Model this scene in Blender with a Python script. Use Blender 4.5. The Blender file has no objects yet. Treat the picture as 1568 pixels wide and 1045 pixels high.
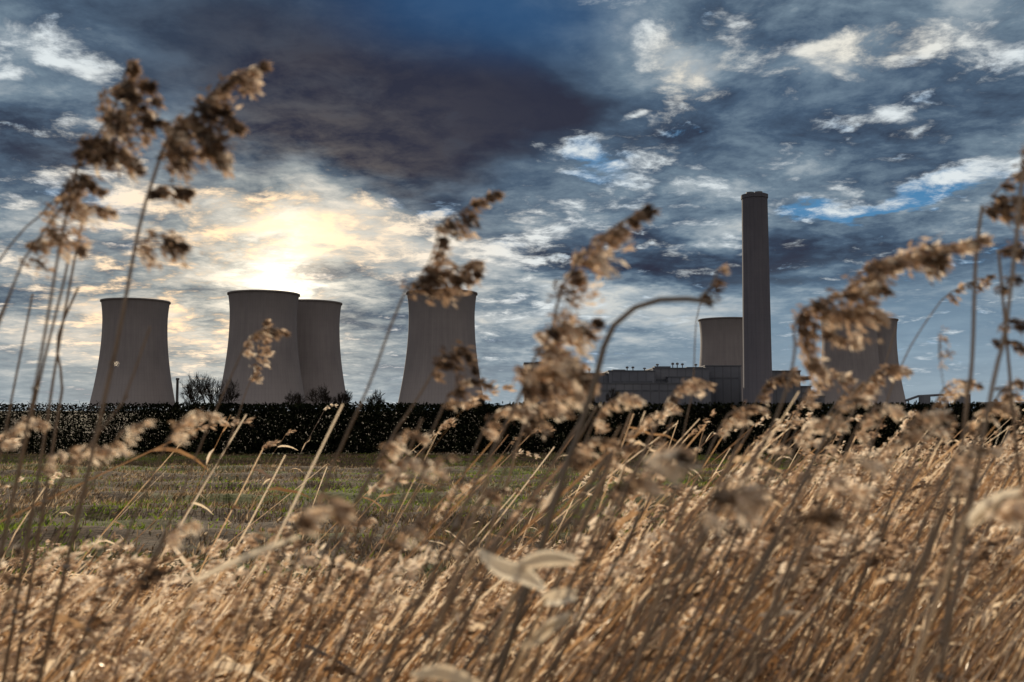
import bpy, math, random
import numpy as np
from mathutils import Vector
random.seed(7); rng=np.random.default_rng(11)
scene=bpy.context.scene
CAMZ=1.6; PITCH=math.radians(4.0); F=1524.0
SUN_AZ=math.radians(-14.0); SUN_EL=math.radians(13.0)
# ------------------------------------------------------------------ helpers
def P(px,py,d):
    x=(px-784)/F*d; y=d; z=-(py-522.5)/F*d
    return np.array([x, y*math.cos(PITCH)-z*math.sin(PITCH), CAMZ+y*math.sin(PITCH)+z*math.cos(PITCH)])
def azel(px,py):
    v=P(px,py,1.0)-np.array([0,0,CAMZ])
    return math.degrees(math.atan2(v[0],v[1])), math.degrees(math.atan2(v[2],math.hypot(v[0],v[1])))
def nrm(a):
    return a/np.maximum(np.linalg.norm(a,axis=-1,keepdims=True),1e-9)
class Buf:
    def __init__(s): s.v=[];s.q=[];s.c=[];s.m=[];s.n=0
    def add(s,v,q,c,mat=0):
        v=np.asarray(v,float).reshape(-1,3); q=np.asarray(q,int).reshape(-1,4)
        c=np.broadcast_to(np.asarray(c,float),(len(v),)) if np.ndim(c)==0 else np.asarray(c,float).reshape(-1)
        s.v.append(v); s.q.append(q+s.n); s.c.append(c); s.m.append(np.full(len(q),mat)); s.n+=len(v)
    def build(s,name,mats,smooth=False,parent=None):
        v=np.concatenate(s.v);q=np.concatenate(s.q);c=np.concatenate(s.c);m=np.concatenate(s.m)
        me=bpy.data.meshes.new(name); me.vertices.add(len(v)); me.vertices.foreach_set("co",v.astype(np.float32).ravel())
        me.loops.add(len(q)*4); me.loops.foreach_set("vertex_index",q.astype(np.int32).ravel())
        me.polygons.add(len(q)); me.polygons.foreach_set("loop_start",np.arange(0,len(q)*4,4,dtype=np.int32))
        me.polygons.foreach_set("material_index",m.astype(np.int32))
        me.polygons.foreach_set("use_smooth",np.full(len(q),smooth))
        a=me.attributes.new("tint",'FLOAT','POINT'); a.data.foreach_set("value",c.astype(np.float32))
        me.update(calc_edges=True); me.validate()
        ob=bpy.data.objects.new(name,me); scene.collection.objects.link(ob)
        for mm in mats: me.materials.append(mm)
        if parent: ob.parent=parent
        return ob
def ribbons(buf,path,width,tint,spread=0.8,mat=0,fade=None):
    N,S,_=path.shape
    tan=nrm(np.gradient(path,axis=1))
    a=rng.normal(0,spread,N); h=np.stack([np.sin(a),np.cos(a),np.zeros(N)],-1)[:,None,:]
    side=nrm(np.cross(tan,h))*width[...,None]*0.5
    v=np.stack([path-side,path+side],2).reshape(-1,3)
    i=(np.arange(N)[:,None]*S+np.arange(S-1)[None,:])*2
    q=np.stack([i,i+1,i+3,i+2],-1).reshape(-1,4)
    tt=np.repeat(np.asarray(tint)[:,None],S,1)
    if fade is not None: tt=tt*fade
    buf.add(v,q,np.repeat(tt.reshape(-1),2),mat)
def spikes(buf,c,d,l,w,tint,mat=0):
    M=len(c); d=nrm(d); r=nrm(np.cross(d,rng.normal(0,1,(M,3))))
    l=np.broadcast_to(l,(M,))[:,None]; w=np.broadcast_to(w,(M,))[:,None]
    v=np.stack([c,c+d*l*.45+r*w*.5,c+d*l,c+d*l*.45-r*w*.5],1).reshape(-1,3)
    buf.add(v,np.arange(M*4).reshape(M,4),np.repeat(tint,4),mat)
def tube(buf,pts,rad,tint,k=6,mat=0):
    pts=np.asarray(pts,float); S=len(pts); rad=np.broadcast_to(rad,(S,))
    tan=nrm(np.gradient(pts,axis=0)); ref=np.array([0.1,1,0.05])
    a=nrm(np.cross(tan,ref)); b=np.cross(tan,a)
    th=np.arange(k)*2*math.pi/k
    v=pts[:,None]+(a[:,None]*np.cos(th)[None,:,None]+b[:,None]*np.sin(th)[None,:,None])*rad[:,None,None]
    i=np.arange(S-1)[:,None]*k; j=np.arange(k)[None]
    q=np.stack([i+j,i+(j+1)%k,i+k+(j+1)%k,i+k+j],-1).reshape(-1,4)
    buf.add(v.reshape(-1,3),q,tint,mat)
def smooth_path(pts,n):
    pts=np.asarray(pts,float); t=np.r_[0,np.cumsum(np.linalg.norm(np.diff(pts,axis=0),axis=1))]
    p=np.vstack([2*pts[0]-pts[1],pts,2*pts[-1]-pts[-2]])
    out=[]
    for s in np.linspace(0,t[-1],n):
        i=min(max(np.searchsorted(t,s,side='right')-1,0),len(pts)-2)
        u=(s-t[i])/max(t[i+1]-t[i],1e-9)
        a,b,c,d=p[i],p[i+1],p[i+2],p[i+3]
        out.append(.5*((2*b)+(-a+c)*u+(2*a-5*b+4*c-d)*u*u+(-a+3*b-3*c+d)*u**3))
    return np.array(out)
def box(buf,x0,x1,y0,y1,z0,z1,tint=0.5,mat=0):
    v=[(x0,y0,z0),(x1,y0,z0),(x1,y1,z0),(x0,y1,z0),(x0,y0,z1),(x1,y0,z1),(x1,y1,z1),(x0,y1,z1)]
    q=[(0,1,5,4),(1,2,6,5),(2,3,7,6),(3,0,4,7),(4,5,6,7),(3,2,1,0)]
    buf.add(v,q,tint,mat)
def sm(a,b,x): t=np.clip((x-a)/(b-a),0,1); return t*t*(3-2*t)
# ------------------------------------------------------------------ materials
class NT:
    def __init__(s,nt): s.nt=nt
    def n(s,t,**k):
        nd=s.nt.nodes.new(t)
        for a,b in k.items(): setattr(nd,a,b)
        return nd
    def put(s,sock,v):
        if v is None: return
        if isinstance(v,bpy.types.NodeSocket): s.nt.links.new(v,sock)
        else: sock.default_value=v
    def m(s,op,a,b=None,c=None,clamp=False):
        nd=s.n('ShaderNodeMath',operation=op); nd.use_clamp=clamp
        s.put(nd.inputs[0],a); s.put(nd.inputs[1],b); s.put(nd.inputs[2],c); return nd.outputs[0]
    def vm(s,op,a,b=None,sc=None):
        nd=s.n('ShaderNodeVectorMath',operation=op); s.put(nd.inputs[0],a); s.put(nd.inputs[1],b)
        if sc is not None: s.put(nd.inputs['Scale'],sc)
        return nd.outputs['Value'] if op in('LENGTH','DOT_PRODUCT') else nd.outputs[0]
    def comb(s,x,y,z):
        nd=s.n('ShaderNodeCombineXYZ'); s.put(nd.inputs[0],x);s.put(nd.inputs[1],y);s.put(nd.inputs[2],z); return nd.outputs[0]
    def noise(s,vec,scale,detail=4,rough=.55,dist=0,col=False):
        nd=s.n('ShaderNodeTexNoise'); s.put(nd.inputs['Vector'],vec)
        nd.inputs['Scale'].default_value=scale; nd.inputs['Detail'].default_value=detail
        nd.inputs['Roughness'].default_value=rough; nd.inputs['Distortion'].default_value=dist
        return nd.outputs['Color' if col else 'Fac']
    def ramp(s,fac,stops,interp='LINEAR'):
        nd=s.n('ShaderNodeValToRGB'); s.put(nd.inputs[0],fac); cr=nd.color_ramp; cr.interpolation=interp
        while len(cr.elements)<len(stops): cr.elements.new(0.5)
        for e,(p,c) in zip(cr.elements,stops): e.position=p; e.color=(*c,1)
        return nd.outputs[0]
    def mix(s,f,a,b,blend='MIX'):
        nd=s.n('ShaderNodeMix',data_type='RGBA',blend_type=blend)
        s.put(nd.inputs[0],f)
        for sk,v in((nd.inputs[6],a),(nd.inputs[7],b)):
            s.put(sk,(*v,1) if isinstance(v,tuple) and len(v)==3 else v)
        return nd.outputs[2]
    def mr(s,v,a,b,c,d,t='LINEAR'):
        nd=s.n('ShaderNodeMapRange',interpolation_type=t)
        for i,x in enumerate((v,a,b,c,d)): s.put(nd.inputs[i],x)
        return nd.outputs[0]
def newmat(name):
    m=bpy.data.materials.new(name); m.use_nodes=True; m.node_tree.nodes.clear(); T=NT(m.node_tree)
    out=T.n('ShaderNodeOutputMaterial'); return m,T,out
def plant_mat(name,stops,trans=.45,gloss=.06,nscale=60):
    m,T,out=newmat(name)
    at=T.n('ShaderNodeAttribute',attribute_name='tint'); tc=T.n('ShaderNodeTexCoord')
    nz=T.noise(tc.outputs['Object'],nscale,1)
    f=T.m('ADD',at.outputs['Fac'],T.m('MULTIPLY',T.m('SUBTRACT',nz,.5),.35),clamp=True)
    col=T.ramp(f,stops)
    d=T.n('ShaderNodeBsdfDiffuse'); t=T.n('ShaderNodeBsdfTranslucent')
    T.put(d.inputs[0],col); T.put(t.inputs[0],col)
    last=d
    if trans>0:
        a=T.n('ShaderNodeMixShader'); a.inputs[0].default_value=trans
        T.nt.links.new(d.outputs[0],a.inputs[1]); T.nt.links.new(t.outputs[0],a.inputs[2]); last=a
    if gloss>0:
        g=T.n('ShaderNodeBsdfGlossy'); g.inputs['Roughness'].default_value=.45; g.inputs['Color'].default_value=(1,.93,.82,1)
        b=T.n('ShaderNodeMixShader'); b.inputs[0].default_value=gloss
        T.nt.links.new(last.outputs[0],b.inputs[1]); T.nt.links.new(g.outputs[0],b.inputs[2]); last=b
    T.nt.links.new(last.outputs[0],out.inputs[0]); return m
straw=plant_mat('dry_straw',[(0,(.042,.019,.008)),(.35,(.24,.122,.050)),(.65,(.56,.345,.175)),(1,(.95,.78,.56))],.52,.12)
head=plant_mat('reed_plume',[(0,(.038,.024,.018)),(.4,(.14,.088,.055)),(.75,(.54,.37,.24)),(1,(.95,.82,.65))],.55,.03)
stalk=plant_mat('reed_stalk',[(0,(.045,.027,.016)),(.5,(.20,.115,.058)),(1,(.52,.35,.20))],.22,.14)
pale=plant_mat('dead_leaf',[(0,(.66,.53,.37)),(1,(.88,.80,.65))],.45,.05)
fieldm=plant_mat('field_blades',[(0,(.06,.10,.012)),(.25,(.26,.34,.04)),(.4,(.055,.035,.019)),(.7,(.25,.165,.09)),(1,(.60,.46,.30))],.38,.0,3)
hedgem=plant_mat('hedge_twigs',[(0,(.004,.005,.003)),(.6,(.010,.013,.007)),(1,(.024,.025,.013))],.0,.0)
treem=plant_mat('tree_twigs',[(0,(.01,.009,.008)),(1,(.04,.032,.026))],.0,.0)
def concrete(name,c0,c1,H,ribs=0):
    m,T,out=newmat(name); tc=T.n('ShaderNodeTexCoord'); o=tc.outputs['Object']
    sp=T.n('ShaderNodeSeparateXYZ'); T.put(sp.inputs[0],o)
    st=T.noise(T.vm('MULTIPLY',o,(1,1,.05)),.25,5,.6); bl=T.noise(o,.05,4)
    f=T.m('ADD',T.m('MULTIPLY',st,.6),T.m('MULTIPLY',bl,.4))
    f=T.mr(f,.35,.65,0,1)
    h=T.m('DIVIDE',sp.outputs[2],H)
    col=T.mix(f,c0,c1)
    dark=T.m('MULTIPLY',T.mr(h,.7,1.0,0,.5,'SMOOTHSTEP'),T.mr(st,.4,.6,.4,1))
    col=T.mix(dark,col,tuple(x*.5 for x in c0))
    haze_lift=T.mr(h,0,.55,.6,0,'SMOOTHSTEP')  # distance haze painted into the concrete colour, paler towards the base
    col=T.mix(haze_lift,col,tuple(min(1,x*1.4) for x in c1))
    jt=T.m('FRACT',T.m('MULTIPLY',sp.outputs[2],1/5.5)); j=T.mr(T.m('ABSOLUTE',T.m('SUBTRACT',jt,.5)),.44,.5,0,.10)
    col=T.mix(j,col,tuple(x*.4 for x in c0))
    if ribs:
        ang=T.m('ARCTAN2',sp.outputs[0],sp.outputs[1]); r=T.m('ABSOLUTE',T.m('SINE',T.m('MULTIPLY',ang,ribs)))
        col=T.mix(T.mr(r,0,.35,.18,0),col,tuple(x*.35 for x in c0))
    p=T.n('ShaderNodeBsdfPrincipled'); T.put(p.inputs['Base Color'],col); p.inputs['Roughness'].default_value=.9
    p.inputs['Specular IOR Level'].default_value=.2
    T.nt.links.new(p.outputs[0],out.inputs[0]); return m
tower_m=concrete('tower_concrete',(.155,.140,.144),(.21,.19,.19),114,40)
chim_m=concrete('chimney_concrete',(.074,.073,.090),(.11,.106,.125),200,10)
def plainmat(name,c0,c1,scale,rough=.8,stripes=0):
    m,T,out=newmat(name); tc=T.n('ShaderNodeTexCoord'); o=tc.outputs['Object']
    col=T.mix(T.mr(T.noise(o,scale,4),.35,.65,0,1),c0,c1)
    if stripes:
        sp=T.n('ShaderNodeSeparateXYZ'); T.put(sp.inputs[0],o)
        w=T.m('FRACT',T.m('MULTIPLY',sp.outputs[0],stripes)); col=T.mix(T.mr(w,.82,.9,0,.35),col,tuple(x*.4 for x in c0))
    p=T.n('ShaderNodeBsdfPrincipled'); T.put(p.inputs['Base Color'],col); p.inputs['Roughness'].default_value=rough
    p.inputs['Specular IOR Level'].default_value=.2
    T.nt.links.new(p.outputs[0],out.inputs[0]); return m
clad=plainmat('sheet_cladding',(.10,.105,.125),(.14,.145,.165),.03,.8,.12)
roofm=plainmat('roof_felt',(.07,.075,.09),(.10,.105,.12),.05)
glassm=plainmat('window_glass',(.06,.065,.08),(.09,.095,.11),.2,.5)
steel=plainmat('steelwork',(.07,.07,.08),(.12,.12,.13),.3,.6)
# ------------------------------------------------------------------ world
w=bpy.data.worlds.new("World"); scene.world=w; w.use_nodes=True; w.node_tree.nodes.clear(); T=NT(w.node_tree)
tc=T.n('ShaderNodeTexCoord'); D=T.vm('NORMALIZE',tc.outputs['Generated'])
sp=T.n('ShaderNodeSeparateXYZ'); T.put(sp.inputs[0],D); X,Y,Z=sp.outputs
AZ=T.m('MULTIPLY',T.m('ARCTAN2',X,Y),57.2958)
EL=T.m('MULTIPLY',T.m('ARCSINE',Z),57.2958)
zc=T.m('ADD',T.m('MAXIMUM',Z,0.0),.17)
PV=T.comb(T.m('DIVIDE',X,zc),T.m('DIVIDE',Y,zc),0)
wn=T.noise(PV,2.6,4,.6,0,True)
wn_=T.vm('SUBTRACT',wn,(.5,.5,.5))
AE0=T.comb(AZ,EL,0)
AE=T.vm('ADD',AE0,T.vm('MULTIPLY',wn_,(9,7,0)))
def blob(px,py,rx,ry,amp,rot=0,vec=None):
    a,e=azel(px,py); k=57.2958/F
    mp=T.n('ShaderNodeMapping',vector_type='TEXTURE'); T.put(mp.inputs[0],vec or AE)
    mp.inputs['Location'].default_value=(a,e,0); mp.inputs['Rotation'].default_value=(0,0,math.radians(rot))
    mp.inputs['Scale'].default_value=(rx*k,ry*k,1)
    g=T.n('ShaderNodeTexGradient',gradient_type='SPHERICAL'); T.put(g.inputs[0],mp.outputs[0])
    return T.mr(g.outputs['Fac'],0,1,0,amp,'SMOOTHSTEP')
def total(base,items,vec=None):
    s=base
    for it in items: s=T.m('ADD',s,blob(*it[:5],rot=it[5] if len(it)>5 else 0,vec=vec))
    return s
n1=T.noise(PV,2.6,6,.60,.3); n2=T.noise(PV,7.0,6,.65,.2)
c1=T.m('SUBTRACT',n1,.5); c2=T.m('SUBTRACT',n2,.5)
nn=T.m('ADD',T.m('MULTIPLY',c1,1.3),T.m('MULTIPLY',c2,.75))
big=blob(560,110,590,255,1.0,-6)
big2=T.m('MINIMUM',T.m('MULTIPLY',T.m('ADD',big,blob(790,165,210,85,.45,-8)),1.6),1.0)
dens=total(.44,[(400,70,420,150,.2),(790,165,250,95,.55,-10),(420,200,300,80,.22),(620,240,260,90,.36),
 (1160,395,420,58,.48),(960,400,200,60,.12),(60,240,230,80,.36),(1180,200,420,170,.18),(1480,170,260,130,.10),(1180,30,200,60,.16),
 (150,520,520,140,-.14),(420,330,300,110,-.20),(960,480,360,90,-.34),(1010,90,110,110,-.14)])
dens=T.m('ADD',dens,T.m('MULTIPLY',big,.42))
dens=T.m('ADD',dens,T.m('MULTIPLY',nn,T.mr(big2,0,.8,1.15,.34)),clamp=True)
cloud=T.ramp(dens,[(0,(.62,.64,.62)),(.20,(.37,.43,.47)),(.40,(.16,.225,.29)),(.60,(.070,.112,.172)),(.80,(.036,.053,.088)),(1,(.028,.032,.055))])
cloud=T.mix(total(0,[(1380,560,560,190,1.0)],AE0),cloud,T.mix(T.mr(n1,.4,.62,0,1),(.13,.22,.32),(.24,.35,.45)))
hz=T.mr(EL,0,6,.6,0,'SMOOTHSTEP')
cloud=T.mix(hz,cloud,(.38,.45,.49))
cloud=T.mix(total(0,[(720,0,360,120,.75),(860,60,200,90,.22),(1240,130,330,130,.08)],AE0),cloud,(.018,.080,.205))
# blue gaps
bl=total(T.m('MULTIPLY',c1,1.0),[(915,260,120,75,.60,-20),(640,322,120,40,.38),(1430,280,300,38,.52,7),(1300,315,160,30,.34,5),(170,335,120,60,.40),(780,372,100,40,.34),(1010,110,60,90,.12,-60),(60,60,160,60,.22)])
bl=T.m('ADD',T.m('SUBTRACT',bl,T.m('MULTIPLY',big2,.3)),T.m('MULTIPLY',c2,1.9))
sky=T.n('ShaderNodeTexSky',sky_type='NISHITA'); sky.sun_disc=False; sky.sun_elevation=SUN_EL; sky.sun_rotation=SUN_AZ
gap=T.mix(.15,(.045,.23,.48),T.vm('SCALE',sky.outputs[0],sc=.05))
cloud=T.mix(T.mr(bl,.20,.50,0,.92,'SMOOTHSTEP'),cloud,gap)
# lit white tufts and cloud edges
pf=total(T.m('MULTIPLY',c1,-.7),[(910,240,210,95,.72,-15),(870,330,150,45,.40),(790,380,200,60,.60),(640,330,180,60,.46),
 (1055,120,70,110,.68,70),(1000,45,80,60,.56),(1315,68,110,50,.46,12),(1250,95,60,30,.34),(1450,50,120,65,.44),(1380,165,110,40,.36),(1530,70,80,60,.36),(1150,10,70,30,.35),
 (1440,262,280,40,.44,8),(1540,262,80,40,.36),(1250,300,200,30,.28),(90,75,210,65,.58,-8),(10,120,60,30,.5),(980,200,35,20,.5),
 (330,330,340,120,.46),(180,290,160,70,.24),(180,500,360,90,.40),(420,540,300,60,.34),(820,470,260,50,.42),(560,390,220,80,.46),(1080,345,120,30,.3),(90,400,200,80,.26)])
pf=T.m('ADD',T.m('SUBTRACT',pf,T.m('MULTIPLY',big2,.62)),T.m('MULTIPLY',c2,2.5))
pm=T.mr(pf,.14,.76,0,1,'SMOOTHSTEP')
warmth=total(0,[(420,330,480,280,1.0),(200,480,420,180,.8),(1050,110,120,110,.6),(1320,70,260,90,.5)],AE0)
white=T.mix(T.m('MINIMUM',warmth,1.0),(.74,.80,.82),(.92,.80,.60))
cloud=T.mix(pm,cloud,T.mix(T.mr(n2,.38,.60,.5,0),white,(.30,.32,.34)))
glowv=total(0,[(405,400,560,300,.50),(200,520,500,200,.36),(420,330,260,150,.2)],AE0)
cloud=T.mix(T.m('MULTIPLY',glowv,.9,clamp=True),cloud,T.mix(1.0,cloud,(1.8,1.36,.98),'MULTIPLY'))
ang=T.m('MULTIPLY',T.m('ARCCOSINE',T.vm('DOT_PRODUCT',D,tuple(nrm(P(430,436,1)-np.array([0,0,CAMZ]))))),57.2958)
nb=T.mr(T.m('ADD',T.m('MULTIPLY',n1,.3),T.m('MULTIPLY',n2,.7)),.42,.58,1.7,.10)
g1=T.m('MULTIPLY',T.m('MULTIPLY',T.m('EXPONENT',T.m('MULTIPLY',T.m('POWER',T.m('DIVIDE',ang,2.2),2),-1)),1.35),T.m('ADD',T.m('MULTIPLY',nb,.25),.65))
g2=T.m('MULTIPLY',T.m('MULTIPLY',T.m('EXPONENT',T.m('MULTIPLY',ang,-1/3.6)),.48),nb)
cloud=T.vm('ADD',cloud,T.vm('SCALE',(1.0,.85,.62),sc=T.m('ADD',g1,g2)))
bg=T.n('ShaderNodeBackground'); T.put(bg.inputs[0],T.vm('SCALE',cloud,sc=10.0)); bg.inputs[1].default_value=.1
bn=T.noise(D,3.0,2,.55)
bc=T.mix(T.mr(bn,.4,.6,0,1),(.22,.28,.37),(.84,.74,.63))
bg2=T.n('ShaderNodeBackground'); T.put(bg2.inputs[0],T.vm('SCALE',bc,sc=10.0)); bg2.inputs[1].default_value=.1
ms=T.n('ShaderNodeMixShader'); T.put(ms.inputs[0],T.mr(Y,.58,.25,0,1,'SMOOTHSTEP'))
T.nt.links.new(bg.outputs[0],ms.inputs[1]); T.nt.links.new(bg2.outputs[0],ms.inputs[2])
wo=T.n('ShaderNodeOutputWorld'); T.nt.links.new(ms.outputs[0],wo.inputs[0])
w.cycles.sampling_method='MANUAL'; w.cycles.sample_map_resolution=256
# ------------------------------------------------------------------ sun
sd=bpy.data.lights.new('sun','SUN'); sd.energy=5.0; sd.angle=math.radians(.5); sd.color=(1,.85,.65)
so=bpy.data.objects.new('sun',sd); scene.collection.objects.link(so)
sv=Vector((math.sin(SUN_AZ)*math.cos(SUN_EL),math.cos(SUN_AZ)*math.cos(SUN_EL),math.sin(SUN_EL)))
so.rotation_euler=sv.to_track_quat('Z','Y').to_euler()
# ------------------------------------------------------------------ ground
gm,T,out=newmat('field_soil'); tc=T.n('ShaderNodeTexCoord'); o=tc.outputs['Object']
a=T.noise(T.vm('MULTIPLY',o,(.35,1,1)),.35,5,.6); b=T.noise(o,9,5,.65)
soil=T.mix(T.mr(b,.35,.65,0,1),(.030,.020,.013),(.14,.095,.058))
green=T.mix(T.mr(b,.35,.65,0,1),(.04,.055,.012),(.14,.18,.035))
col=T.mix(T.mr(a,.50,.60,0,.6),soil,green)
p=T.n('ShaderNodeBsdfPrincipled'); T.put(p.inputs['Base Color'],col); p.inputs['Roughness'].default_value=1; p.inputs['Specular IOR Level'].default_value=.05
bp=T.n('ShaderNodeBump'); bp.inputs['Strength'].default_value=.8; bp.inputs['Distance'].default_value=.05; T.put(bp.inputs['Height'],b)
T.nt.links.new(bp.outputs[0],p.inputs['Normal']); T.nt.links.new(p.outputs[0],out.inputs[0])
gx=np.r_[-6000,-2000,-600,-200,-90,np.linspace(-45,45,241),90,200,600,2000,6000]
gy=np.r_[-3000,-500,-60,-20,np.linspace(-6,44,201),60,110,250,600,1500,3500,8000]
GX,GY=np.meshgrid(gx,gy)
def gh(x,y):
    m=np.exp(-((np.abs(x)/48)**6))*np.exp(-(((y-19)/26)**6))
    return m*(.03*np.sin(x*.9+y*.5)+.035*np.sin(y*2.1+x*.25)+.03*np.sin(x*3.1-y*1.3)+.03*np.sin(y*4.3+x*1.1+2*np.sin(x*.6))-.05)
GZ=gh(GX,GY)
b_=Buf(); nx,ny=len(gx),len(gy); i=(np.arange(ny-1)[:,None]*nx+np.arange(nx-1)[None])
b_.add(np.stack([GX,GY,GZ],-1),np.stack([i,i+1,i+nx+1,i+nx],-1),0.5)
b_.build('ground',[gm],True)
b_=Buf(); N=190000
y=5+32.5*rng.random(N)**.8; x=(rng.random(N)*2-1)*(y*.58+3)
pn=.5+.28*np.sin(x*.45+1.7*np.sin(y*.31))*np.sin(y*.5+1.3*np.sin(x*.23)+2)+.22*np.sin(x*1.3+2*np.sin(y*.9)+1)*np.sin(y*1.1+x*.4)
clump=.5+.5*np.sin(x*1.7+3*np.sin(y*.9))*np.sin(y*2.3+2*np.sin(x*1.3))
isg=rng.random(N)<(.05+.90*sm(.50,.72,pn)+.35*np.exp(-((y-34)/2.5)**2))
keep=rng.random(N)<(.12+.88*clump**1.5)
x,y,isg=x[keep],y[keep],isg[keep]; N=len(x)
c=np.stack([x,y,gh(x,y)-.01],-1); d=np.stack([rng.normal(.35,.5,N),rng.normal(0,.4,N),.8+0*x],-1)
cl=.10*np.sin(x*.7+2*np.sin(y*.8))
tint=np.where(isg,rng.random(N)*.28,np.clip(.38+cl+.62*rng.random(N)**1.5,.37,1))
spikes(b_,c,d,rng.uniform(.05,.17,N)*(1-.3*isg),rng.uniform(.008,.026,N),tint)
b_.build('field_stubble',[fieldm])
# ------------------------------------------------------------------ hedge
b_=Buf(); Y0=38.0
def htop(x): return 1.86+.04*np.sin(x*.8)+.03*np.sin(x*2.7)
N=2500; x=rng.uniform(-48,48,N); y=Y0+rng.normal(0,.3,N)
hh=htop(x)+rng.normal(0,.05,N)
t=np.linspace(0,1,5)[None,:,None]
root=np.stack([x,y,0*x],-1)[:,None]; top=np.stack([x+rng.normal(0,.4,N),y+rng.normal(0,.2,N),hh*rng.uniform(.75,1,N)],-1)[:,None]
path=root*(1-t)+top*t+rng.normal(0,.06,(N,5,3))*t
ribbons(b_,path,np.linspace(.035,.012,5)[None].repeat(N,0),rng.random(N)*.6,1.0)
N=24000; c=np.stack([rng.uniform(-48,48,N),Y0+rng.normal(0,.4,N),rng.uniform(.15,1.75,N)],-1)
dd=rng.normal(0,1,(N,3)); dd[:,2]=np.abs(dd[:,2])*.7
path=c[:,None]+nrm(dd)[:,None]*np.linspace(0,1,3)[None,:,None]*rng.uniform(.15,.4,N)[:,None,None]+rng.normal(0,.03,(N,3,3))
path[...,2]=np.minimum(path[...,2],1.97+rng.normal(0,.05,(N,1)))
ribbons(b_,path,np.full((N,3),.013),rng.random(N)*.7,1.2)
N=240000; x=rng.uniform(-48,48,N); z=.0+1.86*rng.random(N)
thin=.5+.5*np.sin(x*.55+1.0+.5*np.sin(x*1.9))
lft=sm(-12,-16,x)
keep=rng.random(N)<(1-lft*(.50-.30*thin)*sm(.35,.9,z))*np.where(z>1.8,.8,1); x,z,lft=x[keep],z[keep],lft[keep]; N=len(x)
z=np.minimum(z,htop(x)+rng.normal(0,.035,N))
c=np.stack([x,Y0+rng.normal(0,.42,N),z],-1)
big_=1.22-.26*lft
spikes(b_,c,rng.normal(0,1,(N,3)),rng.uniform(.07,.13,N)*big_,rng.uniform(.045,.085,N)*big_,rng.random(N)**1.6)
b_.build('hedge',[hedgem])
# ------------------------------------------------------------------ bare trees
def tree(px,d,H,spread=1.0,seed=1,tw=.04):
    r=random.Random(seed); segs=[]
    def grow(p,dr,L,rad,lv):
        q=p+dr*L; mid=(p+q)/2+np.array([r.gauss(0,.05),r.gauss(0,.05),0])*L
        segs.append((p,mid,q,rad))
        if lv==0: return
        for k in range(3 if lv>1 else 4):
            nd=dr+np.array([r.gauss(0,.6*spread),r.gauss(0,.5*spread),r.gauss(.12,.3)]); nd/=np.linalg.norm(nd)
            nd[2]=max(nd[2],-.1)
            grow(p+dr*L*r.uniform(.45,1),nd,L*r.uniform(.66,.9),rad*.62,lv-1)
    X0=(px-784)/F*d
    for st in range(3):
        grow(np.array([X0+r.gauss(0,.5),d,0.]),np.array([r.gauss(0,.2),0,1.]),H*.2,H*.016,5)
    b=Buf(); pa=np.array([[s[0],s[1],s[2]] for s in segs]); ra=np.array([s[3] for s in segs])
    top=pa[...,2].max(); pa[...,2]*=H/top
    for sp_ in (0.4,1.2): ribbons(b,pa,np.maximum(ra*2,tw)[:,None]*np.array([1,.85,.65]),rng.random(len(pa))*.9,sp_)
    b.build('bare_tree',[treem])
tree(300,150,7.6,1.1,3,.030); tree(325,155,7.8,1.2,5,.030); tree(348,160,7.0,1.2,25,.030); tree(488,190,7.0,1.3,8,.040); tree(522,200,6.0,1.2,18); tree(582,180,5.6,1.3,9); tree(455,185,5.6,1.2,12)
tree(735,190,5.0,1.3,13); tree(860,190,5.8,1.3,14); tree(940,200,6.4,1.3,15); tree(1225,190,4.3,1.4,16)
# ------------------------------------------------------------------ cooling towers
def cooling_tower(px,d,H=114.):
    X0=(px-784)/F*d; e=bpy.data.objects.new('cooling_tower',None); scene.collection.objects.link(e); e.location=(X0,d,0)
    z0=6.0; K=96; zs=np.linspace(z0,H,60)
    zt=.80*H; rt=31.5
    def R(z):
        z=np.asarray(z,float); return np.where(z<zt,rt*np.sqrt(1+((zt-z)/98.)**2*1.0),rt*np.sqrt(1+((z-zt)/60.)**2*.9))
    th=np.arange(K)*2*math.pi/K
    def shell(b,zs,rs,tint=.5):
        v=np.stack([rs[:,None]*np.cos(th),rs[:,None]*np.sin(th),zs[:,None]+0*th],-1)
        i=np.arange(len(zs)-1)[:,None]*K; j=np.arange(K)[None]
        b.add(v,np.stack([i+j,i+(j+1)%K,i+K+(j+1)%K,i+K+j],-1),tint)
    b=Buf(); rs=R(zs)
    prof_z=np.r_[zs[:-1],H-1.6,H-1.6,H,H,H-4,zs[::-1][4:]]; prof_r=np.r_[rs[:-1],R(H-1.6),R(H)+.7,R(H)+.7,R(H)-1.1,R(H-4)-1,R(zs[::-1][4:])-1.0]
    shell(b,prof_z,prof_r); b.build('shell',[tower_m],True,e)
    b=Buf(); shell(b,np.array([0,.8,.8,0]),np.array([R(0)+2,R(0)+2,R(0)-2,R(0)-2]))
    n=40
    for k in range(n):
        a0=2*math.pi*k/n
        for s in(-1,1):
            a1=a0+s*math.pi/n
            tube(b,[[R(0)*math.cos(a0),R(0)*math.sin(a0),.6],[(R(z0)-.4)*math.cos(a1),(R(z0)-.4)*math.sin(a1),z0+.4]],.55,.5,6)
    b.build('leg_columns',[tower_m],False,e)
    return e
for (px,d) in [(205,1020),(402,955),(472,1035),(676,948),(1113,1225),(1302,1190),(1333,1235)]: cooling_tower(px,d)
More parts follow.
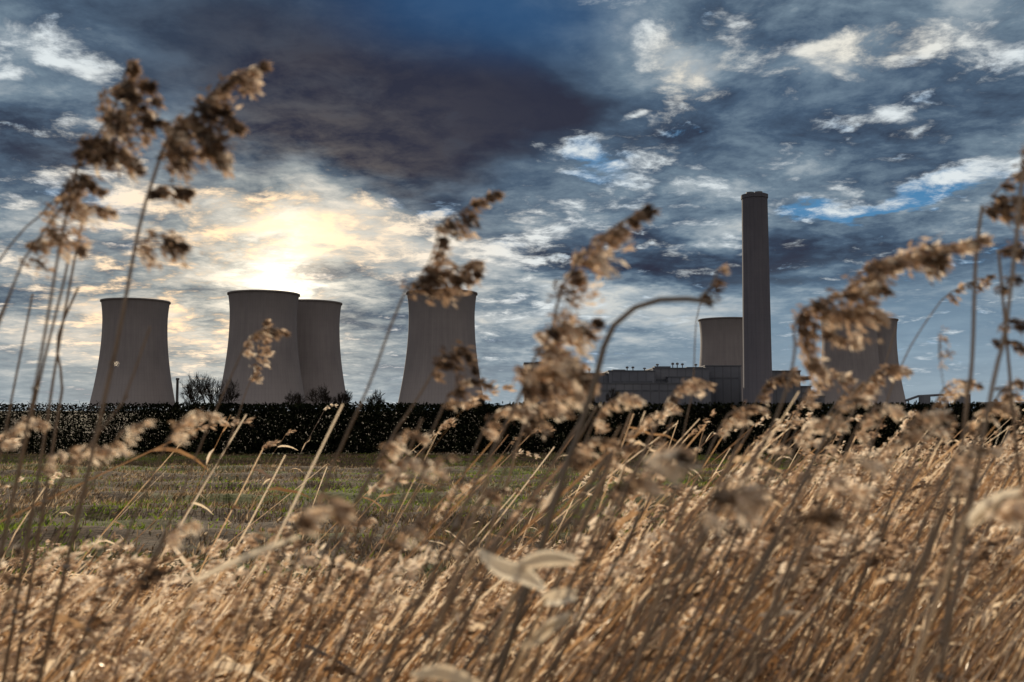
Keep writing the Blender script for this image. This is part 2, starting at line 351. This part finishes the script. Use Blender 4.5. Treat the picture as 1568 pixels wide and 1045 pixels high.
# ------------------------------------------------------------------ main chimney
d=905.; e=bpy.data.objects.new('power_station_chimney',None); scene.collection.objects.link(e); e.location=((1160-784)/F*d,d,0)
b=Buf(); K=80; th=np.arange(K)*2*math.pi/K
zs=np.r_[np.linspace(0,196,50),196,199.5,199.5,197]; rs=np.r_[np.linspace(13.0,11.5,50),12.1,12.1,11.1,11.1]
rr=rs[:,None]*(1+.012*np.sign(np.sin(th*10)))
v=np.stack([rr*np.cos(th),rr*np.sin(th),zs[:,None]+0*th],-1); i=np.arange(len(zs)-1)[:,None]*K; j=np.arange(K)[None]
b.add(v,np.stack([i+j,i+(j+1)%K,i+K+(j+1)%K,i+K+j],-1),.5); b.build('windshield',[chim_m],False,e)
b=Buf()
for k in range(4):
    a=k*math.pi/2+.5; x,y=5.4*math.cos(a),5.4*math.sin(a); tube(b,[[x,y,190],[x,y,201.5],[x,y,201.5001]],[3.6,3.6,3.1],.5,20)
box(b,-7,7,-7,7,196.2,196.8)
b.build('flues',[steel],False,e)
e=bpy.data.objects.new('slim_chimney',None); scene.collection.objects.link(e); e.location=((272-784)/F*900,900,0)
b=Buf(); tube(b,[[0,0,0],[0,0,29],[0,0,29.01],[0,0,31]],[1.3,1.1,1.5,1.5],.5,16); box(b,-2.5,2.5,-2.5,2.5,0,4); b.build('stack',[steel],True,e)
# ------------------------------------------------------------------ power station buildings
def WX(px,d=1000.): return (px-784)/F*d
def WZ(py,d=1000.): return CAMZ+(629-py)/F*d
e=bpy.data.objects.new('power_station_building',None); scene.collection.objects.link(e)
W=Buf();R_=Buf();G=Buf();V=Buf()
for(x0,x1,py,y0,y1,win) in[(803,886,557,1000,1060,0),(886,930,574,990,1050,0),(930,1000,570,985,1060,0),(1000,1086,565,1000,1070,0),(1086,1142,560,1020,1080,0),(1140,1199,573,940,1000,0),(1199,1216,595,945,990,0),(905,1075,590,955,984,1),(820,900,596,960,998,1),(1216,1262,608,1000,1030,0),(1020,1060,579,986,999,0)]:
    X0,X1,Z1=WX(x0),WX(x1),WZ(py)
    box(W,X0,X1,y0,y1,0,Z1); box(R_,X0-.6,X1+.6,y0-.6,y1+.6,Z1+.003,Z1+1.1)
    box(G,X0+3,X1-3,y0-.15,y0-.003,Z1*.72,Z1*.72+1.8)
    if win:
        n=max(2,int((X1-X0)/8))
        for k in range(n):
            xa=X0+(k+.2)*(X1-X0)/n; box(G,xa,xa+(X1-X0)/n*.6,y0-.15,y0-.003,4,7)
for px,py,h in[(904,574,9),(963,570,8),(972,570,8),(1034,565,9),(1041,565,9),(1049,565,8),(1070,565,7),(1010,565,7),(990,570,6)]:
    X0=WX(px); Z0=WZ(py)+1.1; H=h/F*1000
    tube(V,[[X0,1015,Z0],[X0,1015,Z0+H*.6],[X0,1015,Z0+H*.62],[X0,1015,Z0+H*.9],[X0,1015,Z0+H]],[.5,.5,1.5,1.5,.2],.5,10)
for px0,px1,py in[(940,960,567),(1005,1030,562),(1055,1080,563),(820,850,555)]:
    box(R_,WX(px0),WX(px1),1012,1025,WZ(py)-4,WZ(py)+1)
tube(V,[[WX(1150),938,WZ(588)],[WX(1213),938,WZ(582)]],1.8,.5,8)
W.build('walls',[clad],False,e);R_.build('roofs',[roofm],False,e);G.build('windows',[glassm],False,e);V.build('roof_vents',[steel],False,e)
e=bpy.data.objects.new('conveyor_gantry',None); scene.collection.objects.link(e)
b=Buf(); c2_=Buf()
X=[WX(p,1100) for p in(1385,1405,1440,1482)]; Zz=[WZ(p,1100) for p in(614,607,605,605)]
tube(b,[[X[k],1100,Zz[k]] for k in range(4)],1.3,.5,6)
box(b,WX(1462,1100),WX(1482,1100),1095,1105,0,WZ(604,1100)); box(b,WX(1405,1100),WX(1418,1100),1090,1099,0,WZ(606,1100)); box(b,WX(1500,1100),WX(1560,1100),1090,1105,0,WZ(616,1100))
for px in range(1390,1482,12):
    xx=WX(px,1100); tube(c2_,[[xx-3,1100,0],[xx,1100,13]],.4,.5,5); tube(c2_,[[xx+3,1100,0],[xx,1100,13]],.4,.5,5)
b.build('gallery',[clad],False,e); c2_.build('trestles',[steel],False,e)
# ------------------------------------------------------------------ plumes
def plume(buf,path,rad,dens_,tb=.35,size=1.0,droop=.5,mat=0):
    """lobed, one-sided reed panicle along path (n,3)"""
    n=len(path); L=np.linalg.norm(np.diff(path,axis=0),axis=1).sum()
    k=max(4,int(L/(.0085*size)))
    ph=rng.random()*6; lob=.55+.45*np.sin(np.arange(k)*1.0+ph)
    for a in range(k):
        t=a/(k-1); f=t*(n-1); i=min(int(f),n-2); p=path[i]+(path[i+1]-path[i])*(f-i); tg=nrm(path[i+1]-path[i])
        env=(math.sin(math.pi*min(1,.15+t*.93))**.55)*lob[a]+.15
        m=int(dens_*(1+lob[a])); bd=nrm(tg*.5+np.array([.6,0,-droop])+rng.normal(0,.35,3)); bl=rad*env
        u=rng.random(m)
        q=p+bd*bl*1.3*u[:,None]+np.array([0,0,-1])*bl*.3*(u**2)[:,None]+rng.normal(0,rad*.22*env+.0008,(m,3))
        dd=bd+rng.normal(0,.45,(m,3))+np.array([.3,0,-.2])
        tn=np.clip(tb+rng.normal(0,.10,m)+rng.normal(0,.20)+.45*(u-.4),0,1)
        spikes(buf,q,dd,rng.uniform(.007,.014,m)*size,rng.uniform(.0020,.0046,m)*size,tn,mat)
# ------------------------------------------------------------------ reed bed (one mass)
B=Buf(); S=8
N=9600
d=1.45+5.6*rng.random(N); xr=(rng.random(N)*2-1)*.64
x=xr*d
cn=.5+.5*np.sin(x*3.1+2.2*np.sin(d*1.7))*np.sin(d*3.7+1.9*np.sin(x*2.1)+.6)
kp=rng.random(N)<(.25+.75*cn); d,xr,x,cn=d[kp],xr[kp],x[kp],cn[kp]; N=len(d)
slope=.180-.134*sm(-.06,.42,xr)+.012*np.sin(xr*14+d)
zt=CAMZ-d*slope*np.exp(np.abs(rng.normal(0,.60,N))-.12-.12*cn)-.04*rng.random(N)
tall=rng.random(N)<(.010+.085*sm(-.15,.38,xr)); zt=np.where(tall,CAMZ-d*rng.uniform(.0,.10,N),zt)
zt=np.where((d<2.0)&~tall,np.minimum(zt,CAMZ-d*.15),zt)
zt=np.where(zt<.30,rng.uniform(.2,.55,N),zt)
lean=np.tan(np.radians(rng.normal(31,10,N)))
t=np.linspace(0,1,S)
off=zt*lean
pth=np.stack([x[:,None]-off[:,None]*(1-t**1.15)[None],(d[:,None]+rng.normal(0,.10,N)[:,None]*(1-t)[None]),zt[:,None]*(t**.96)[None]],-1)
pth+=np.cumsum(rng.normal(0,.006,(N,S,3)),1)
wd=rng.uniform(.0025,.0070,N)[:,None]*np.linspace(1.25,.6,S)[None]
tint=np.clip(np.where(rng.random(N)<.38,rng.normal(.88,.1,N),rng.normal(.42,.18,N))-.12*(1-cn),0,1)
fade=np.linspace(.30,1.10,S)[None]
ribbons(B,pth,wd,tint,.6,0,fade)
M=17000; idx=rng.integers(0,N,M); ti=rng.uniform(.35,.98,M); f=ti*(S-1); i0=np.minimum(f.astype(int),S-2); fr=(f-i0)[:,None]
st=pth[idx,i0]*(1-fr)+pth[idx,i0+1]*fr
L=rng.uniform(.03,.14,M); az=rng.normal(0,.8,M); up=rng.uniform(-.2,2.0,M)
dr=nrm(np.stack([np.cos(az),np.sin(az),up],-1)); u=np.linspace(0,1,5)[None,:,None]
lp=st[:,None]+dr[:,None]*L[:,None,None]*u+np.array([.35,0,-.75])*(L*rng.uniform(0,1.5,M))[:,None,None]*u**2
lp+=rng.normal(0,.004,lp.shape)*u
lw=rng.uniform(.003,.013,M)[:,None]*np.array([.5,1,1,.75,.1])[None]
ribbons(B,lp,lw,np.clip(np.where(rng.random(M)<.42,rng.normal(.95,.08,M),rng.normal(.38,.2,M)),0,1),1.0)
hidx=np.where(rng.random(N)<.46)[0]
C=[];DD=[];LL=[];WW=[];TT=[]
for h in hidx:
    pe=pth[h,-1]; tg=nrm(pth[h,-1]-pth[h,-2]); hl=rng.uniform(.05,.12); tb=np.clip(rng.normal(.74,.24),.12,1)
    k=rng.integers(3,6); cv=rng.uniform(-.2,.6)
    for a in range(k):
        s=a/(k-1); c0=pe+tg*hl*s*.8+np.array([.3,0,-cv])*hl*s*s
        m=10; C.append(c0+rng.normal(0,.0038,(m,3)))
        DD.append(nrm(tg*.8+np.array([.6,0,-.4])+rng.normal(0,.25,(1,3)))+rng.normal(0,.28,(m,3)))
        LL.append(rng.uniform(.012,.024,m)); WW.append(rng.uniform(.004,.008,m)); TT.append(np.clip(tb+rng.normal(0,.1,m),0,1))
spikes(B,np.concatenate(C),np.concatenate(DD),np.concatenate(LL),np.concatenate(WW),np.concatenate(TT),1)
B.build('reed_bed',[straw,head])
B=Buf(); N=16000; d=1.5+7.5*rng.random(N); x=(rng.random(N)*2-1)*(d*.62+.6)
c=np.stack([x-.2,d,rng.uniform(0,.30,N)*np.clip((7.5-d)/4,.03,1)],-1); dr=np.stack([rng.normal(.6,.3,N),rng.normal(0,.35,N),rng.uniform(.4,1.3,N)],-1)
spikes(B,c,dr,rng.uniform(.12,.30,N),rng.uniform(.005,.012,N),np.clip(rng.normal(.35,.25,N),0,1))
B.build('dry_grass',[straw])
# ------------------------------------------------------------------ individual tall reeds
def reed(d,stem,headpts=None,rad=.016,r=.0022,tb=.35,dens_=12,size=1.0,dy=.0,tint=.4,extra=()):
    b=Buf(); pts=[P(a,c,d+dy*k) for k,(a,c) in enumerate(stem)]
    dirn=nrm(pts[0]-pts[1]); lx=dirn[0]/max(-dirn[2],.3); lx=max(-.8,min(.3,lx))
    z=pts[0][2]; root=np.array([pts[0][0]+lx*z*.75,pts[0][1]+.05,0.]); mid=pts[0]*.55+root*.45+np.array([lx*z*.08,0,0])
    allp=[root,mid]+pts
    if headpts is not None:
        hp=[P(a,c,d+dy*len(stem)) for a,c in headpts]; allp2=allp+hp
    else: allp2=allp
    sp_=smooth_path(allp2,70); tube(b,sp_,np.linspace(r*1.25,r*.5,70),tint,6,0)
    for fz in np.linspace(.15,.8,7):
        kk=int(fz*69); q=sp_[kk]; tube(b,[q-(sp_[kk+1]-q)*.12,q,q+(sp_[kk+1]-q)*.12],[r*.9,r*1.6,r*.9],.2,6,0)
    if headpts is not None:
        plume(b,smooth_path(hp if len(hp)>1 else [pts[-1]]+hp,30),rad,dens_,tb,size,mat=1)
    for ex in extra:
        ep=[P(a,c,d) for a,c in ex]; sp2=smooth_path(ep,14); tube(b,sp2,np.linspace(r*.35,r*.15,14),tint,4,0); plume(b,sp2,rad*.8,dens_,tb,size,mat=1)
    return b.build('common_reed',[stalk,head,straw])
reed(1.10,[(140,700),(180,520),(215,340),(246,240)],[(246,238),(262,200),(300,170),(340,130),(395,102)],.028,.0036,.46,32,1.15,extra=[[(262,205),(300,200),(335,245)],[(250,190),(290,185),(320,225)],[(300,165),(330,165),(358,190)],[(225,300),(250,285),(280,290)],[(212,372),(240,362),(270,372)],[(252,235),(280,225),(300,235)]])
reed(1.15,[(20,760),(60,560),(95,360),(118,270)],[(112,262),(130,225),(160,195),(180,150),(198,95)],.028,.0030,.50,32,1.15,extra=[[(115,235),(165,225),(205,258)],[(120,215),(150,215),(190,240)],[(165,185),(200,160),(232,155)],[(160,180),(190,185),(235,185)],[(150,150),(190,125),(225,128)]])
reed(1.15,[(-60,680),(-10,520),(35,400)],[(40,395),(70,350),(100,310),(125,275)],.022,.0028,.58,22,1.1,extra=[[(40,375),(80,362),(118,380)],[(95,320),(130,315),(165,322)],[(100,280),(130,275),(150,290)]])
reed(1.4,[(60,720),(85,560),(110,420),(126,340)],None,r=.0036)
reed(1.3,[(30,720),(66,560),(98,430),(105,395)],None,r=.0034)
reed(1.3,[(-90,600),(-30,450),(20,370),(60,330)],[(62,330),(90,300),(110,280)],.016,.0024,.5,16,1.0)
reed(1.5,[(80,690),(95,590),(88,520),(120,440)],None,r=.0038)
reed(1.5,[(0,700),(20,600),(50,450)],None,r=.0032)
reed(1.6,[(-30,620),(-5,500),(20,440)],None,r=.0030)
reed(1.2,[(480,790),(520,690),(565,590),(598,500),(622,442)],[(620,440),(655,422),(700,412),(728,400)],.022,.0026,.40,28,1.1,extra=[[(650,415),(668,375),(672,345),(715,318),(755,293)],[(640,430),(690,430),(725,415)]])
reed(1.3,[(560,740),(620,640),(655,585)],[(660,575),(680,540),(705,535),(722,562)],.020,.0026,.42,24,1.1)
reed(1.05,[(700,800),(750,700),(790,620)],[(800,600),(815,555),(845,510),(856,450),(885,400),(930,355),(985,322)],.026,.0028,.62,32,1.15,extra=[[(825,540),(860,545),(900,590)],[(820,510),(860,500),(905,492)],[(800,590),(850,590),(880,600)],[(790,560),(820,570),(860,565)]])
reed(1.0,[(840,800),(880,680),(915,570),(935,505),(985,465),(1050,458),(1092,463)],None,r=.0054,tint=.12,extra=[[(1072,456),(1088,440),(1100,412)]])
reed(1.10,[(1130,760),(1180,660),(1215,560),(1215,500)],[(1215,485),(1250,462),(1300,452),(1345,440)],.030,.0026,.60,32,1.15,extra=[[(1225,480),(1228,520),(1245,560)],[(1290,450),(1335,405),(1400,388),(1495,368)],[(1330,405),(1380,400),(1430,395)],[(1250,475),(1300,480),(1340,478)],[(1240,500),(1270,510),(1300,520)]])
reed(1.1,[(1470,720),(1488,560),(1494,400),(1506,305)],[(1508,325),(1535,310),(1580,300)],.022,.0036,.35,24,1.1,extra=[[(1520,300),(1550,270),(1580,255)],[(1515,310),(1545,325),(1575,320)]])
reed(1.2,[(1560,720),(1545,560),(1535,450),(1528,375)],[(1528,385),(1540,376),(1556,385)],.015,.0032,.35,18,1.0,extra=[[(1530,500),(1545,490),(1566,500)],[(1525,440),(1545,430),(1570,420)],[(1520,525),(1540,520),(1560,530)]])
reed(1.5,[(1330,700),(1380,560),(1420,490),(1450,450)],[(1452,450),(1480,435),(1510,425)],.014,.0018,.45,14,1.0)
reed(1.0,[(1500,700),(1540,500),(1566,260)],[(1560,250),(1575,225),(1600,210)],.022,.0036,.4,18,1.1)
reed(1.2,[(130,690),(185,620),(230,500)],None,r=.0024)
reed(1.9,[(300,760),(345,690),(380,590)],[(384,585),(395,545),(405,490)],.018,.0020,.66,14,1.2)
reed(1.7,[(1330,700),(1345,600),(1372,500)],None,r=.0018)
reed(1.7,[(1040,700),(1060,600),(1068,480),(1095,430)],None,r=.0018)
reed(1.2,[(1420,760),(1448,640),(1440,560),(1438,505)],[(1438,560),(1440,530),(1442,505)],.008,.0009,.6,6,.8)
for (px,py,dd,tb,sz) in[(985,710,.70,.84,1.4),(1095,765,.70,.86,1.5),(470,785,.72,.78,1.3),(1215,800,.75,.86,1.3),(760,640,1.3,.66,1.2),(1250,590,1.3,.68,1.1),(1040,600,1.4,.78,1.0),(1340,580,1.4,.72,1.1),(600,680,1.2,.8,1.0),(280,650,1.2,.88,1.0),(700,600,1.3,.5,1.1),(930,625,1.3,.8,1.0),(1120,640,1.4,.8,1.0),(1500,640,1.3,.75,1.1),(1450,600,1.5,.75,1.1),(1540,770,.70,.95,1.4),(820,640,1.2,.7,1.1),(390,520,1.6,.66,1.0),(600,720,1.1,.88,1.0),(20,660,1.2,.88,1.0),(120,700,1.2,.88,1.0),(1240,660,1.2,.92,1.0),(1330,640,1.2,.88,1.0),(1180,590,1.5,.6,1.0),(1400,650,1.1,.8,1.1),(1470,700,1.0,.88,1.1),(1540,600,1.3,.6,1.1),(890,690,1.1,.8,1.1),(1290,720,1.0,.88,1.1)]:
    reed(dd,[(px-110,py+230),(px-60,py+110),(px-20,py+20)],[(px-20,py+20),(px-2,py-8),(px+22,py-18),(px+45,py-12)],.013*sz,.0024,tb,18,sz,tint=.35)
for k in range(90):
    px=rng.uniform(40,1640) if k%3==0 else rng.uniform(640,1640); py=rng.uniform(640,860) if px<900 else rng.uniform(600,780); dd=rng.uniform(.9,2.0); L=rng.uniform(150,300); an=rng.uniform(.25,.7)
    q=[(px-L*an*1.1,py+L),(px-L*an*.5,py+L*.5),(px,py)]
    reed(dd,q,[(px,py),(px+16,py-22),(px+44,py-30)] if k%3==0 else None,.011,rng.uniform(.0018,.0038),rng.uniform(.5,1.0),14,1.05,tint=rng.uniform(.05,.85))
# broken pale leaves
b=Buf()
for pts,wd,dd in[([(728,850),(765,862),(800,880),(822,905)],.016,.85),([(800,868),(835,862),(885,868)],.012,.85),([(835,915),(860,915),(885,908)],.010,.9),([(640,1040),(680,1030),(730,1045)],.013,.8),([(800,1000),(840,965),(880,940)],.011,.9),([(1480,790),(1520,765),(1570,755)],.014,.8),([(300,890),(380,850),(455,830)],.006,.95)]:
    pp=smooth_path([P(a,c,dd)+rng.normal(0,.003,3) for a,c in pts],14)[None]
    for k in range(2): ribbons(b,pp+k*.004*rng.normal(0,1,3),(wd*(1-.35*k)*np.sin(np.linspace(.25,3.0,14))**.8)[None],np.array([rng.random()]),.4)
    e0=P(*pts[0],dd); tube(b,smooth_path([np.array([e0[0]-.45,e0[1]+.1,0]),np.array([e0[0]-.15,e0[1]+.03,e0[2]*.7]),e0],16),.0014,.0,5)
b.build('broken_reed_leaves',[pale])
# ------------------------------------------------------------------ camera
cd=bpy.data.cameras.new('camera'); cam=bpy.data.objects.new('camera',cd); scene.collection.objects.link(cam)
cam.location=(0,0,CAMZ); cam.rotation_euler=(math.pi/2+PITCH,0,0)
cd.sensor_width=36; cd.lens=F/1568*36; cd.clip_start=.05; cd.clip_end=20000
cd.dof.use_dof=True; cd.dof.focus_distance=150; cd.dof.aperture_fstop=6.0
scene.camera=cam
scene.view_settings.view_transform='Standard'; scene.view_settings.look='None'; scene.view_settings.exposure=0
